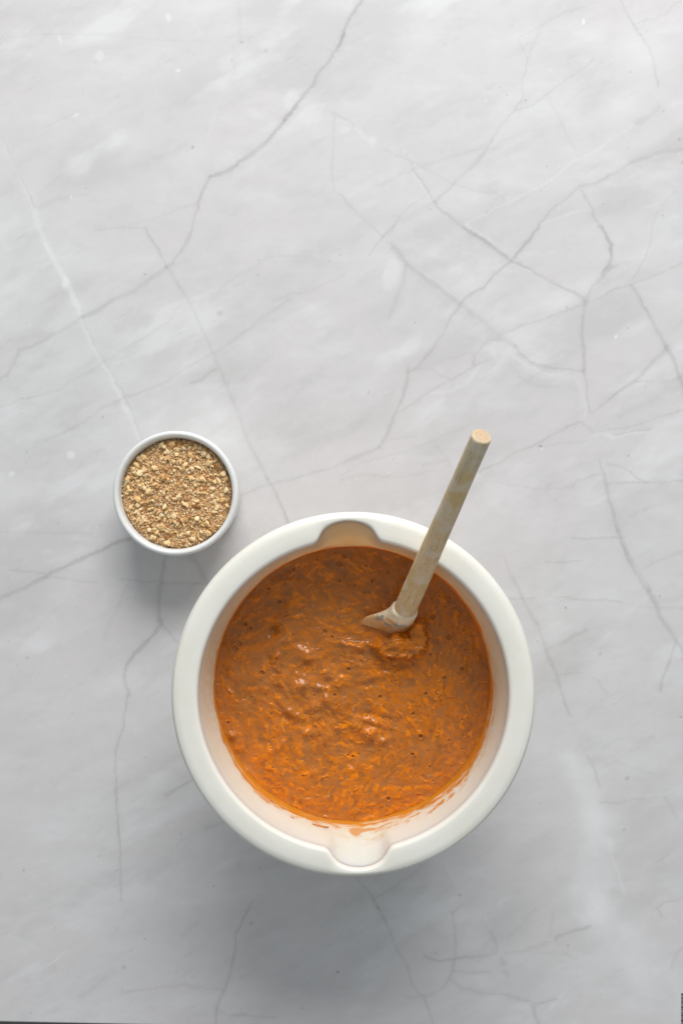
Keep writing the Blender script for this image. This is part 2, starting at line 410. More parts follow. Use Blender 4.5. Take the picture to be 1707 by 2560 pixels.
    V('5', 'd', 3, .34, 1050, 680, 1110, 740, 1165, 810)
    V('5', 'd', 9, .30, 1250, 235, 1310, 320, 1350, 400, 1400, 470)
    V('5', 'd', 2.5, .3, 60, 330, 180, 340, 290, 345)
    V('5', 'd', 2.5, .26, 290, 375, 450, 390, 640, 405)
    V('5', 'd', 3, .28, 780, 392, 830, 390, 950, 405, 1340, 415)
    V('5', 'd', 4, .18, 850, 400, 810, 480, 760, 580, 720, 670, 680, 770)
    V('5', 'd', 2.5, .16, -40, 85, 300, 80, 600, 90)
    V('5', 'd', 2.5, .26, 1080, 1795, 1180, 1740, 1270, 1690)
    V('5', 'd', 5, .10, 230, 730, 300, 650, 450, 520)
    # right of the bowl
    V('6', 'd', (5, 10), .36, 1018, 130, 1050, 220, 1070, 310, 1085, 400, 1115, 500, 1140, 590)
    V('6', 'd', (11, 14), .30, 1140, 590, 1175, 680, 1220, 780, 1280, 880, 1340, 980)
    V('6', 'd', 3, .34, 1120, 560, 1150, 650, 1200, 750, 1260, 870, 1320, 970, 1380, 1080)
    V('6', 'd', (10, 7), .36, 1340, 980, 1390, 1080, 1430, 1170, 1490, 1260, 1545, 1355, 1600, 1430)
    V('6', 'd', 4, .34, 1515, 1310, 1485, 1420, 1460, 1500, 1420, 1580, 1415, 1640)
    V('6', 'd', 3, .34, 1070, 290, 1200, 280, 1310, 272, 1440, 270, 1650, 262)
    V('6', 'd', 2.5, .26, 1070, 155, 1160, 170, 1230, 215, 1310, 270)
    V('6', 'd', 3, .26, 1030, 225, 940, 245, 880, 265, 840, 310)
    V('6', 'd', (3, 8), .36, 400, 770, 430, 850, 470, 930, 520, 1030, 570, 1130, 610, 1200)
    V('6', 'd', (8, 6), .36, 610, 1200, 640, 1280, 680, 1390, 720, 1480, 750, 1580, 780, 1680, 830, 1800)
    V('6', 'd', (9, 6), .34, 680, 1370, 740, 1340, 810, 1310, 870, 1270, 930, 1235)
    V('6', 'd', 3, .2, 750, 1535, 830, 1525, 900, 1515)
    V('6', 'd', 2.5, .34, 440, 1035, 520, 1038, 600, 1035)
    V('6', 'd', 2.5, .28, 750, 1025, 800, 1028, 900, 1040, 1050, 1045, 1170, 1055)
    V('6', 'd', 2.5, .32, 840, 640, 900, 645, 1000, 638, 1180, 640)
    V('6', 'd', 2.5, .28, 670, 798, 780, 800, 900, 795)
    V('6', 'd', 2.5, .22, 1320, 1090, 1450, 1095, 1650, 1100)
    V('6', 'd', 2.5, .16, 280, 265, 450, 295, 650, 325, 850, 300)
    V('6', 'd', 5, .2, 1300, 840, 1350, 810, 1420, 780, 1568, 730)
    V('6', 'd', 5, .2, 1010, 1570, 1070, 1660)
    V('6', 'd', 10, .12, 1400, 1050, 1500, 1050, 1600, 1000)
    V('6', 'd', 4, .18, 1310, 460, 1380, 425, 1440, 430)
    # foreground
    V('7', 'd', (3, 6), .40, 1160, 640, 1110, 720, 1080, 790, 1065, 900, 1040, 1000, 1000, 1090, 985, 1140, 980, 1260)
    V('7', 'd', 4, .24, 990, 1140, 1040, 1165, 1150, 1165, 1260, 1175)
    V('7', 'd', 4, .24, 560, 1055, 700, 1040, 790, 1030, 850, 1020, 890, 1040, 1000, 1040)
    V('7', 'l', 3, .5, 300, 870, 240, 925, 190, 950)
    V('7', 'd', 18, .14, 130, 1000, 190, 980, 240, 950)
    V('7', 'd', 14, .16, 370, 1080, 430, 1035, 490, 990)
    V('7', 'd', 2.5, .3, 760, 165, 830, 120, 880, 80)
    V('7', 'd', 6, .22, 940, 315, 1010, 285, 1060, 270)
    V('7', 'd', 10, .12, 830, 800, 870, 760, 900, 740)
    V('7', 'd', 8, .16, 1100, 990, 1180, 950)
    V('8', 'd', 3, .32, 160, 630, 230, 590, 330, 520, 390, 475)
    V('8', 'd', (2, 6), .36, 70, 520, 150, 620, 180, 675)
    V('8', 'd', 4, .32, 180, 675, 230, 780, 270, 870, 310, 950, 340, 1030, 390, 1090, 420, 1170, 450, 1260)
    V('8', 'd', 3, .28, 515, 700, 575, 650)
    V('8', 'l', 3, .3, 575, 640, 530, 560, 470, 450)
    V('8', 'd', 5, .26, 515, 690, 530, 800, 530, 900, 510, 980, 480, 1040, 400, 1080, 300, 1080)
    V('8', 'l', 4, .35, 620, 670, 660, 700, 690, 770)
    V('8', 'd', 6, .36, 690, 780, 715, 830, 720, 870, 690, 890, 580, 900, 450, 915, 390, 895)
    V('8', 'd', 6, .24, 760, 880, 850, 870, 900, 850, 960, 830)
    V('8', 'd', 11, .36, 738, 905, 748, 930)
    V('8', 'd', 8, .26, 755, 965, 770, 985)
    V('8', 'd', 7, .36, 985, 822, 1000, 800, 1060, 785, 1145, 755)
    V('8', 'd', 4, .2, 770, 810, 850, 730, 900, 670)
    V('8', 'd', 5, .22, 520, 960, 600, 970, 690, 965)
    V('8', 'd', 6, .28, 510, 1000, 560, 1040, 650, 1060, 760, 1070, 840, 1095, 900, 1110, 990, 1090)
    V('8', 'l', 8, .35, 960, 1130, 1010, 1080, 1050, 1030)
    V('8', 'd', 7, .34, 880, 1120, 890, 1160, 925, 1240)
    V('8', 'd', 4, .2, 930, 880, 1000, 870, 1080, 910)
    V('8', 'd', 4, .24, 1185, 190, 1260, 195, 1350, 180, 1420, 180, 1470, 160, 1500, 200, 1540, 260)
    V('8', 'd', 4, .24, 1130, -20, 1150, 20, 1190, 120)
    V('8', 'd', 4, .2, 1250, 0, 1340, 40, 1440, 70)
    V('8', 'd', 6, .24, 1470, 710, 1450, 680, 1480, 650, 1540, 640, 1600, 600)
    V('8', 'd', 6, .22, 1510, 950, 1530, 890, 1600, 820)
    V('8', 'd', 8, .14, 970, 700, 960, 800)
    V('8', 'l', (40, 70), .55, 1060, 0, 1130, 150, 1165, 300)
    V('8', 'l', (70, 60), .60, 1165, 300, 1165, 450, 1150, 600, 1180, 700)
    V('8', 'l', (80, 100), .55, 1180, 700, 1240, 780, 1320, 860, 1400, 960)
    V('8', 'l', 5, .4, 1225, 350, 1260, 500, 1300, 600)
    V('8', 'l', 30, .25, 1500, 950, 1560, 1100, 1600, 1200)
    V('8', 'l', 60, .2, 60, 760, 150, 800)
    return L

def build_board():
    X0, X1, Y0 = -62.0, 1752.0, -95.0
    nx, ny = 690, 1010
    xs = np.linspace(X0, X1, nx); v = np.linspace(0, 1, ny)
    yb = 2553.6 + 0.0205 * xs
    Xp = np.broadcast_to(xs[None, :], (ny, nx)).copy()
    Yp = Y0 + v[:, None] * (yb - Y0)[None, :]
    # gentle wobble so that traced lines get ragged edges
    wx = (fbm(Xp / 26, Yp / 26, 3, 3) - .5) * 8 + (fbm(Xp / 7, Yp / 7, 5, 2) - .5) * 4
    wy = (fbm(Xp / 26, Yp / 26, 11, 3) - .5) * 8 + (fbm(Xp / 7, Yp / 7, 13, 2) - .5) * 4
    QX, QY = Xp + wx, Yp + wy
    dark = np.zeros((ny, nx)); light = np.zeros((ny, nx))
    wid = 0.6 + 0.8 * fbm(Xp / 40, Yp / 40, 21, 3); brk = 0.55 + 0.9 * (fbm(Xp / 55, Yp / 55, 31, 3) - .15)
    dx = (X1 - X0) / (nx - 1)
    for kind, (w0, w1), st, pts in veins():
        tgt = dark if kind == 'd' else light
        n = len(pts) - 1
        mx = max(w0, w1) * (2.6 if kind == 'd' else 2.0) + 14
        ax = [p[0] for p in pts]; ay = [p[1] for p in pts]
        c0 = max(0, int((min(ax) - mx - X0) / dx)); c1 = min(nx, int((max(ax) + mx - X0) / dx) + 2)
        r0 = max(0, int((min(ay) - mx - Y0) / 2.62)); r1 = min(ny, int((max(ay) + mx - Y0) / 2.62) + 4)
        if c1 <= c0 or r1 <= r0: continue
        qx = QX[r0:r1, c0:c1]; qy = QY[r0:r1, c0:c1]
        best = np.full(qx.shape, 1e9)
        for i in range(n):
            (x0, y0), (x1, y1) = pts[i], pts[i + 1]
            ex, ey = x1 - x0, y1 - y0; l2 = ex * ex + ey * ey + 1e-9
            t = np.clip(((qx - x0) * ex + (qy - y0) * ey) / l2, 0, 1)
            d = np.hypot(qx - x0 - t * ex, qy - y0 - t * ey)
            ww = w0 + (w1 - w0) * (i + t) / n
            # fade the free ends of hair veins
            best = np.minimum(best, d / (np.maximum(ww, 3.0) * 0.55 * wid[r0:r1, c0:c1] + 0.4))
        core = np.clip(1.35 - best * best * 0.9, 0, 1)
        val = (0.70 * core * core * (3 - 2 * core) + 0.30 * np.exp(-(best / 2.3) ** 2)) * st * np.clip(brk[r0:r1, c0:c1], .35, 1.25)
        if max(w0, w1) > 20 and kind == 'l': val = np.exp(-best ** 2 * .8) * st * np.clip(brk[r0:r1, c0:c1], .5, 1.1) * 1.25
        sub = tgt[r0:r1, c0:c1]
        tgt[r0:r1, c0:c1] = 1 - (1 - sub) * (1 - np.clip(val * (.84 if kind == 'd' else .80), 0, 1))
    # cloudy blotches of the print, stretched along the grain
    u = (Xp * .87 - Yp * .5); vv = (Xp * .5 + Yp * .87)
    cl = fbm(u / 330, vv / 120, 41, 5, .55)
    cl2 = fbm(u / 120, vv / 38, 47, 4, .6)
    blot = smooth(.46, .78, cl) * .75 + smooth(.55, .85, cl2) * .45
    light = np.maximum(light, smooth(.60, .85, fbm(u / 230 + 9, vv / 90, 53, 5, .55)) * .46)
    # fine scratches along the grain
    scr = smooth(.72, .86, fbm(u / 60, vv / 7, 61, 3)) * smooth(.45, .7, cl2) * .12
    dark = np.maximum(dark, scr)
    def blob(x, y, rx, ry, a, tgt, ang=0, hard=2.0):
        c, s = math.cos(ang), math.sin(ang)
        ddx, ddy = QX - x, QY - y
        e = np.hypot((ddx * c + ddy * s) / rx, (-ddx * s + ddy * c) / ry)
        np.copyto(tgt, np.maximum(tgt, a * np.clip(hard * (1 - e), 0, 1)))
    for x, y, rx, ry, a, g in [(250, 140, 15, 15, .45, 0), (447, 176, 8, 6, .8, -.4), (152, 100, 7, 14, .45, 0), (190, 288, 11, 5, .6, -.5),
                               (640, 285, 40, 16, .35, .3), (730, 250, 26, 34, .4, .4), (520, 1000, 60, 45, .30, 0), (165, 705, 10, 20, .8, 0),
                               (1459, 54, 6, 9, .9, 0), (928, 350, 14, 12, .4, .5), (180, 492, 5, 4, .8, 0), (1538, 843, 5, 4, .9, 0),
                               (178, 1137, 14, 12, .6, 0), (30, 1185, 10, 8, .6, 0), (420, 45, 9, 14, .5, 0), (1080, 630, 60, 22, .3, -.6),
                               (980, 680, 26, 60, .35, .3), (1610, 140, 110, 140, .5, 0), (1560, 260, 90, 60, .42, -.5), (1480, 90, 80, 40, .3, -.4), (860, 325, 20, 14, .3, 0),
                               (267, 1486, 4, 3, .6, 0), (1290, 300, 100, 40, .15, -.5), (500, 20, 120, 40, .3, 0), (620, 860, 70, 30, .28, -.5)]:
        blob(x, y, rx, ry, a, light, g, 2.2 if rx < 30 else 1.0)
    for x, y, r, a in [(1349, 1115, 5, .95), (1415, 1521, 4, .8), (482, 370, 5, .5), (1571, 1137, 3, .6), (824, 654, 3, .55), (845, 2430, 5, .85),
                       (1090, 2383, 3, .6), (1567, 1945, 9, .4), (1700, 1793, 4, .8), (248, 2140, 3, .6), (290, 2178, 3, .55), (1148, 2240, 6, .45),
                       (628, 2308, 7, .4), (945, 2268, 7, .4), (550, 783, 9, .3), (1112, 110, 10, .15), (1656, 278, 4, .5), (1696, 350, 6, .4),
                       (606, 105, 4, .5), (578, 150, 4, .4), (664, 128, 8, .2), (1499, 1635, 4, .4), (1341, 1605, 2.5, .6), (68, 1130, 3, .5),
                       (310, 2420, 8, .35), (68, 1645, 5, .35), (1348, 2010, 3, .6)]:
        blob(x, y, r, r * .85, a, dark, 0, 1.6)
    blob(1352, 1121, 4, 4, .9, light)
    for k in range(240):
        blob_x, blob_y = rng.uniform(0, 1707), rng.uniform(0, 2550)
        ci = int((blob_x - X0) / dx); ri = int((blob_y - Y0) / 2.62)
        if 2 < ci < nx - 3 and 2 < ri < ny - 3:
            (dark if rng.random() < .7 else light)[ri:ri + rng.integers(1, 3), ci:ci + rng.integers(1, 3)] = rng.uniform(.15, .45)
    P = np.zeros((ny, nx, 3)); s = CAMH / FPX
    P[..., 0] = (Xp - 853.5) * s; P[..., 1] = -(Yp - 1280) * s
    verts = P.reshape(-1, 3); faces = grid_faces(ny, nx)[:, ::-1]
    at = np.stack([np.clip(dark, 0, 1), np.clip(light, 0, 1), np.clip(blot, 0, 1)], -1).reshape(-1, 3)
    # edges of the 3 mm board
    ring = np.concatenate([np.arange(nx), nx * np.arange(1, ny) + nx - 1, nx * (ny - 1) + np.arange(nx - 2, -1, -1), nx * np.arange(ny - 2, 0, -1)])
    low = verts[ring].copy(); low[:, 2] = -0.003
    n0 = len(verts); m = len(ring); k = np.arange(m); k2 = (k + 1) % m
    side = np.stack([ring[k], ring[k2], n0 + k2, n0 + k], -1)
    verts = np.concatenate([verts, low]); faces = np.concatenate([faces, side]); at = np.concatenate([at, at[ring]])
    o = make_obj('marble_board', verts, faces, M_board, attrs={'marble': at})
    o['kind'] = 'structure'
    # barcode printed on the board's corner
    bv, bf = [], []
    y = 2483.0
    r2 = np.random.default_rng(3)
    while y < 2578:
        h = r2.choice([1.0, 1.3, 2.0, 3.0]); z = 0.0004
        a = len(bv)
        bv += [px(1701.3, y), px(1745, y), px(1745, y + h), px(1701.3, y + h)]
        bf.append((a, a + 3, a + 2, a + 1)); y += h + r2.choice([1.0, 1.5, 2.2])
    bv = [(a, b, 0.0004) for a, b, c in bv]
    make_obj('barcode', bv, bf, M_ink, o, False)
    return o

board = build_board()
tv = [(-2, -2, -0.0035), (2, -2, -0.0035), (2, 2, -0.0035), (-2, 2, -0.0035)]
tb = make_obj('table', tv + [(x, y, -0.04) for x, y, _ in tv], [(0, 1, 2, 3), (7, 6, 5, 4), (0, 4, 5, 1), (1, 5, 6, 2), (2, 6, 7, 3), (3, 7, 4, 0)], M_table, None, False)
tb['kind'] = 'structure'

# ------------------------------------------------------------------ mixing bowl
ZR, ZB = 0.130, 0.080                       # rim height, batter level
BC = px(883, 1739, ZR)                    # bowl axis
RI, RO = 0.1115, 0.1317
NOTCH = [R(92.0), R(272.2)]
def notch(th):
    f = np.zeros_like(th)
    for c, w, d in ((NOTCH[0], .188, .0136), (NOTCH[1], .186, .0132)):
        q = np.abs((th - c + math.pi) % (2 * math.pi) - math.pi) / w
        f = f + d * np.sqrt(np.clip(1 - q * q, 0, 1))
    return f
def wall_r(d):                              # inner wall radius at depth d below the rim
    return np.where(d < .05, RI - .0067 * np.clip((d - .0045) / .0455, 0, 1), 0.1048 - .030 * smooth(.05, .118, d) - .006 * (d - .05) / .05)

bowl = empty('mixing_bowl', (BC[0], BC[1], 0.0), 'large round ivory plastic mixing bowl with broad rim and two pouring lips', 'mixing bowl')
NTH = 900
th = np.linspace(0, 2 * np.pi, NTH, endpoint=False); nt = notch(th)
kr = np.exp(-(np.arange(-24, 25) / 4.5) ** 2); kr /= kr.sum(); nt = np.convolve(np.concatenate([nt[-24:], nt, nt[:24]]), kr, 'valid')
CT, ST = np.cos(th), np.sin(th)
def ringmesh(rows):
    P = np.stack([np.stack([r * CT, r * ST, np.broadcast_to(z, r.shape)], -1) for r, z in rows])
    return P
ri = RI + nt
wob = 0.00015 * np.sin(3 * th + 1)
prof = []
wd = RO - ri
ir = .0030 * np.clip((wd - .0036) / .0080, .45, 1)        # inner rounding, tighter where the lips leave little rim
for k, dz in ((0.0, -.0085), (.0, -.0046), (.08, -.0026), (.26, -.0012), (.58, -.0003), (1.0, 0.0)):
    prof.append((ri + k * ir, ZR + dz + 0 * th))
for f in (.3, .5, .7):
    prof.append((ri + ir + (wd - ir - .0036) * f, ZR + .0002 * np.clip(wd / .0185, .2, 1) + wob))
for k, dz in ((.0036, -.0002), (.0026, -.0010), (.0016, -.0022), (.0008, -.0040), (.0003, -.0066), (.0, -.0100), (.0006, -.0190), (.0016, -.0200), (.0026, -.0190), (.0030, -.0105)):
    prof.append((RO - k + 0 * th, ZR + dz + 0 * th))
prof.append((ri + .0026, ZR - .0102 + 0 * th))
P = ringmesh(prof)
f = grid_faces(len(prof), NTH, True)
f = np.concatenate([f, np.stack([(len(prof) - 1) * NTH + np.arange(NTH), (len(prof) - 1) * NTH + (np.arange(NTH) + 1) % NTH, (np.arange(NTH) + 1) % NTH, np.arange(NTH)], -1)])
make_obj('rim', P.reshape(-1, 3), f, M_rim, bowl)

ds = np.concatenate([[.0045], np.linspace(.0050, .056, 76), np.linspace(.06, .118, 22)])
rows, sm = [], []
for d in ds:
    g = np.clip(1 - (d - .0055) / .041, 0, 1) ** 1.2 if d > .0055 else 1.0
    r = wall_r(np.array(d)) + nt * g - .00003
    rows.append((r + 0 * th, ZR - d + 0 * th))
    up = (.05 - d) / .05                                   # 0 at the batter, 1 at the rim
    ang = np.degrees(th) % 360
    def sector(c, wdt): return np.exp(-(((ang - c + 180) % 360 - 180) / wdt) ** 2)
    arc = th * 0.107
    streak = fbm(arc * 60, np.full_like(th, d) * 900, 71, 4, .6)      # long, nearly level smears
    streak2 = fbm(arc * 150, np.full_like(th, d) * 1500 + arc * 80, 75, 3, .6)
    dab = fbm(arc * 130, np.full_like(th, d) * 260, 79, 4, .55)
    reach = .07 + .12 * fbm(arc * 80, arc * 0, 83, 3) + .22 * sector(245, 40) * fbm(arc * 120, arc * 0, 86, 3) + .55 * sector(318, 22) * fbm(arc * 90, arc * 0 + 3, 84, 3) + .12 * sector(20, 45) + .14 * sector(228, 25) + .05 * sector(130, 60)
    heavy = smooth(reach, reach * .7, np.full_like(th, up)) * np.maximum(smooth(.30, .50, streak), smooth(reach * .55, reach * .35, np.full_like(th, up)))
    heavy = np.maximum(heavy, smooth(.56, .66, dab) * sector(308, 28) * smooth(.62, .40, up) * smooth(.10, .2, up) * .9)
    heavy = np.maximum(heavy, smooth(.66, .74, streak) * sector(0, 60) * smooth(.55, .3, up) * .9)
    heavy = np.maximum(heavy, smooth(.55, .64, streak) * sector(5, 50) * smooth(.32, .15, up))
    spot = sector(271, 2.4) * math.exp(-((up - .27) / .085) ** 2) + .8 * sector(276, 3.0) * math.exp(-((up - .25) / .05) ** 2) + .6 * sector(284, 5) * math.exp(-((up - .26) / .035) ** 2)
    heavy = np.maximum(heavy, smooth(.30, .55, spot + .55 * (dab - .5)) * .75)
    film_and_bounce = smooth(.50, .68, streak2) * smooth(.62, .25, up) * (.25 + .6 * sector(10, 70) + .4 * sector(300, 40) + .5 * sector(150, 50)) * .6
    film_and_bounce = np.maximum(film_and_bounce, .42 * smooth(.50, .05, up + .35 * (streak2 - .5)))
    film_and_bounce = np.maximum(film_and_bounce, .40 * sector(92, 70) * smooth(.98, .7, up))  # warm light bounced off the batter, painted on the upper wall
    film_and_bounce = np.maximum(film_and_bounce, .55 * sector(92, 13) * smooth(1.02, .85, up))  # same painted bounce tint, stronger on the top spout
    film_and_bounce = np.maximum(film_and_bounce, .34 * sector(168, 38) * smooth(.95, .6, up))
    flour = smooth(.52, .72, fbm(arc * 420, np.full_like(th, d) * 420, 91, 3, .7)) * smooth(.80, .45, up) * (.15 + sector(175, 34) + sector(325, 28))
    sm.append(np.stack([np.clip(heavy, 0, 1), np.clip(film_and_bounce, 0, 1), np.clip(flour, 0, 1)], -1))
P = ringmesh(rows); nr = len(rows)
outer = []
for d in (.118, .10, .08, .06, .04, .02, .0085):
    r = wall_r(np.array(d)) + .0032 + nt * (np.clip(1 - (d - .003) / .043, 0, 1) ** 1.25)
    outer.append((np.minimum(r + 0 * th, RO - .006), ZR - d + (-.004 if d > .11 else 0) + 0 * th))
PO = ringmesh(outer); no = len(outer)
V = np.concatenate([P.reshape(-1, 3), [[0, 0, ZR - .1205]], PO.reshape(-1, 3), [[0, 0, ZR - .1295]]])
ci = nr * NTH; o0 = ci + 1; co = o0 + no * NTH
F4 = np.concatenate([grid_faces(nr, NTH, True), grid_faces(no, NTH, True) + o0])
a = np.arange(NTH); b = (a + 1) % NTH
F3 = np.concatenate([np.stack([(nr - 1) * NTH + a, (nr - 1) * NTH + b, np.full(NTH, ci), np.full(NTH, ci)], -1)])
# floors closed with fans (triangles written as lists)
lip = np.stack([o0 + (no - 1) * NTH + a, o0 + (no - 1) * NTH + b, b, a], -1)
me_faces = [tuple(x) for x in F4] + [tuple(x) for x in lip] + [((nr - 1) * NTH + i, (nr - 1) * NTH + j, ci) for i, j in zip(a, b)] + [(o0 + j, o0 + i, co) for i, j in zip(a, b)]
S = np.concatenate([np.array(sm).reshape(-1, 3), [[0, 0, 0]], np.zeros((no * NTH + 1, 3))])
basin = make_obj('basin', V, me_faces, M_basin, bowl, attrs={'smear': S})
# foot ring under the bowl
fr = [(.060 + 0 * th, .0 + 0 * th), (.060 + 0 * th, .009 + 0 * th), (.066 + 0 * th, .010 + 0 * th), (.067 + 0 * th, .0 + 0 * th)]
make_obj('foot_ring', ringmesh(fr).reshape(-1, 3), np.concatenate([grid_faces(4, NTH, True), np.stack([3 * NTH + a, 3 * NTH + b, b, a], -1)]), M_rim, bowl)

# ------------------------------------------------------------------ carrot batter
RB = 0.1062
batter = empty('carrot_batter', (BC[0], BC[1], ZB), 'orange brown carrot cake batter with grated carrot filling the mixing bowl', 'batter')
NB = 660
gx, gy = np.meshgrid(np.linspace(-RB, RB, NB), np.linspace(-RB, RB, NB))
def b2z(x, y):
    """batter-local metres -> pixel in the 1568 px close-up of the bowl (used to place features)"""
    k = FPX / (CAMH - ZB)
    sx = 853.5 + (x + BC[0]) * k; sy = 1280 - (y + BC[1]) * k
    return (sx - 400) / .6122, (sy - 1260) / .6122
def z2b(zx, zy):
    X, Y, _ = px(400 + zx * .6122, 1260 + zy * .6122, ZB)
    return X - BC[0], Y - BC[1]
U, W = b2z(gx, gy)
rr = np.hypot(gx, gy); tt = np.arctan2(gy, gx)
H = (fbm(gx * 28 + 5, gy * 28, 101, 3) - .5) * .0030 + (fbm(gx * 80, gy * 80, 105, 2) - .5) * .0006
# ridges left by stirring: level lines of a warped spiral
sp = rr * 230 + tt * 1.2 + 5 * fbm(gx * 30, gy * 30, 111, 3)
act = np.exp(-(((U - 640) / 330) ** 2 + ((W - 740) / 300) ** 2))      # churned middle
act2 = np.exp(-(((U - 950) / 330) ** 2 + ((W - 780) / 220) ** 2))
H += .0003 * np.sin(sp) * (act2 + .25) * fbm(gx * 60, gy * 60, 115, 2)
rid = 1 - np.abs(2 * fbm(gx * 62 + gy * 25, gy * 62 - gx * 30, 121, 4, .45) - 1)
H += (rid - .75) * .0017 * act
rid2 = 1 - np.abs(2 * fbm(gx * 140 + gy * 60, gy * 110, 125, 2) - 1)
H += (rid2 - .75) * .0005 * (act + .2)
def bump(x, y, rx, ry, h, ang=0, p=2):
    c, s = math.cos(ang), math.sin(ang)
    e = ((U - x) * c + (W - y) * s) / rx; g = (-(U - x) * s + (W - y) * c) / ry
    return h * np.exp(-(np.hypot(e, g) ** p))
for x, y, rx, ry, h, g in [(585, 730, 60, 34, .0034, .2), (590, 612, 46, 34, .0028, -.4), (790, 580, 60, 16, .0022, .25), (690, 800, 22, 46, .0022, -.2),
                           (745, 830, 16, 40, .0020, -.3), (800, 895, 30, 26, .0028, 0), (860, 945, 34, 24, .0028, .3), (600, 930, 26, 20, .0022, 0),
                           (550, 860, 50, 16, .0022, .4), (620, 830, 40, 18, .0020, -.5), (530, 540, 30, 60, .0024, .1), (700, 700, 60, 20, .0016, 1.1),
                           (910, 965, 22, 14, .002, 0), (300, 945, 20, 14, .0016, 0), (1060, 945, 22, 16, .0016, 0), (680, 960, 20, 40, .0018, .1),
                           (560, 770, 30, 20, .0018, 0), (1230, 670, 20, 14, .0014, 0), (900, 700, 120, 16, .0016, -.25), (960, 640, 90, 14, .0014, -.2),
                           (870, 890, 90, 12, .0016, .3), (470, 1000, 80, 14, .0012, -.7), (770, 430, 14, 20, .002, 0), (700, 420, 70, 20, .0014, -.3)]:
    H += bump(x, y, rx, ry, h, g)
for x, y in [(570, 740), (595, 735), (545, 755), (595, 600), (605, 625), (585, 590), (650, 750), (800, 575), (770, 595), (820, 580), (800, 895), (850, 945), (905, 965), (595, 930),
             (625, 930), (700, 835), (730, 800), (520, 560), (540, 880), (640, 870), (685, 790), (860, 930), (760, 600), (610, 640), (300, 945), (690, 690), (740, 715), (525, 845), (480, 620)]:
    for k in range(3):
        q_ = rng.uniform(8, 15); H += bump(x + rng.normal(0, 12), y + rng.normal(0, 8), q_ * rng.uniform(1, 1.8), q_, q_ * .000055, rng.uniform(-.6, .6))
H -= bump(465, 522, 22, 22, .0042) + bump(440, 500, 46, 40, .0018) + bump(520, 870, 24, 16, .0022) + bump(905, 870, 60, 10, .0012, .3)
# fold whose right-hand side stands proud
fx = np.interp(W, [380, 470, 560, 640, 720, 800, 860], [520, 486, 478, 468, 492, 486, 530]) + (fbm(W / 40, W * 0, 131, 3) - .5) * 50
H += .0022 * smooth(-22, 16, U - fx) * np.exp(-np.maximum(0, U - fx) / 190) * smooth(390, 470, W) * smooth(900, 800, W)
# clump of batter pushed up round the spatula
cx = (fbm(U / 40, W / 40, 141, 3) - .5) * 44; cy = (fbm(U / 40, W / 40, 145, 3) - .5) * 44
cu, cw = U + cx, W + cy - 20
e1 = np.hypot((cu - 972) / 116, (cw - 560) / 52); e2 = np.hypot((cu - 1050) / 50, (cw - 520) / 62); e3 = np.hypot((cu - 985) / 70, (cw - 530) / 30)
cl1 = smooth(1.10, .70, e1) * (.0100 + .0034 * fbm(U / 40, W / 30, 149, 2)); cl2 = smooth(1.12, .60, e2) * .0100
cl3 = smooth(1.1, .4, e3) * .006
clump = np.maximum(np.maximum(cl1, cl2), cl3)
lump_t = (fbm(U / 44, W / 30, 151, 2) - .5) * .0040 * np.clip(clump / .006, 0, 1)
H += clump + lump_t
# meniscus and ragged edge against the wall
edge = smooth(.1000, .1058, rr)
H += edge * (.0006 + .0034 * (fbm(tt * 7, tt * 0, 155, 4) - .35))
# carrot gratings lying in the surface: soft streaks in relief and colour
patch = smooth(.42, .66, fbm(gx * 32, gy * 32, 177, 4))
CAR = np.zeros_like(gx); CAR2 = np.zeros_like(gx); PALE = np.zeros_like(gx)
dxb = 2 * RB / (NB - 1)
gxw = gx + (fbm(gx * 380, gy * 380, 181, 2) - .5) * .0030; gyw = gy + (fbm(gx * 380 + 40, gy * 380, 185, 2) - .5) * .0030   # ragged outlines
def stamp(x, y, ang, ln, wd, a, hgt, tgt, bend=0.0, hard=1.0):
    ext = ln * .6 + wd * 2
    c0 = max(0, int((x - ext + RB) / dxb)); c1 = min(NB, int((x + ext + RB) / dxb) + 2)
    r0 = max(0, int((y - ext + RB) / dxb)); r1 = min(NB, int((y + ext + RB) / dxb) + 2)
    if c1 - c0 < 2 or r1 - r0 < 2: return
    lx = gxw[r0:r1, c0:c1] - x; ly = gyw[r0:r1, c0:c1] - y
    c, s = math.cos(ang), math.sin(ang)
    e = lx * c + ly * s; g = -lx * s + ly * c - bend * e * e
    q = np.hypot(np.maximum(0, np.abs(e) - ln / 2), g) / wd
    k = np.clip(1.25 - q, 0, 1) if hard > .5 else np.exp(-q * q)
    k = k * k * (3 - 2 * k)
    tgt[r0:r1, c0:c1] = np.maximum(tgt[r0:r1, c0:c1], k * a)
    if hgt: H[r0:r1, c0:c1] += k * hgt
def flow(x, y):
    base = math.atan2(x + .012, -(y + .006))                       # tangential about the stirring centre
    return base + (float(fbm(np.array(x * 26), np.array(y * 26), 161, 2)) - .5) * 3.0 + rng.normal(0, .42)
for i in range(1500):
    q = .1045 * math.sqrt(rng.random()); an = rng.uniform(0, 2 * math.pi); x, y = q * math.cos(an), q * math.sin(an)
    stamp(x, y, flow(x, y), rng.uniform(.003, .010), rng.uniform(.0010, .0024), rng.uniform(.25, .85), rng.uniform(0, .00025), CAR2, rng.normal(0, 25), 0)
for i in range(520):
    q = .1045 * math.sqrt(rng.random()); an = rng.uniform(0, 2 * math.pi); x, y = q * math.cos(an), q * math.sin(an)
    stamp(x, y, flow(x, y), rng.uniform(.002, .0065), rng.uniform(.0008, .0016), rng.uniform(.35, .95), rng.uniform(.0001, .0004), CAR, rng.normal(0, 35), 1 if i % 3 == 0 else 0)
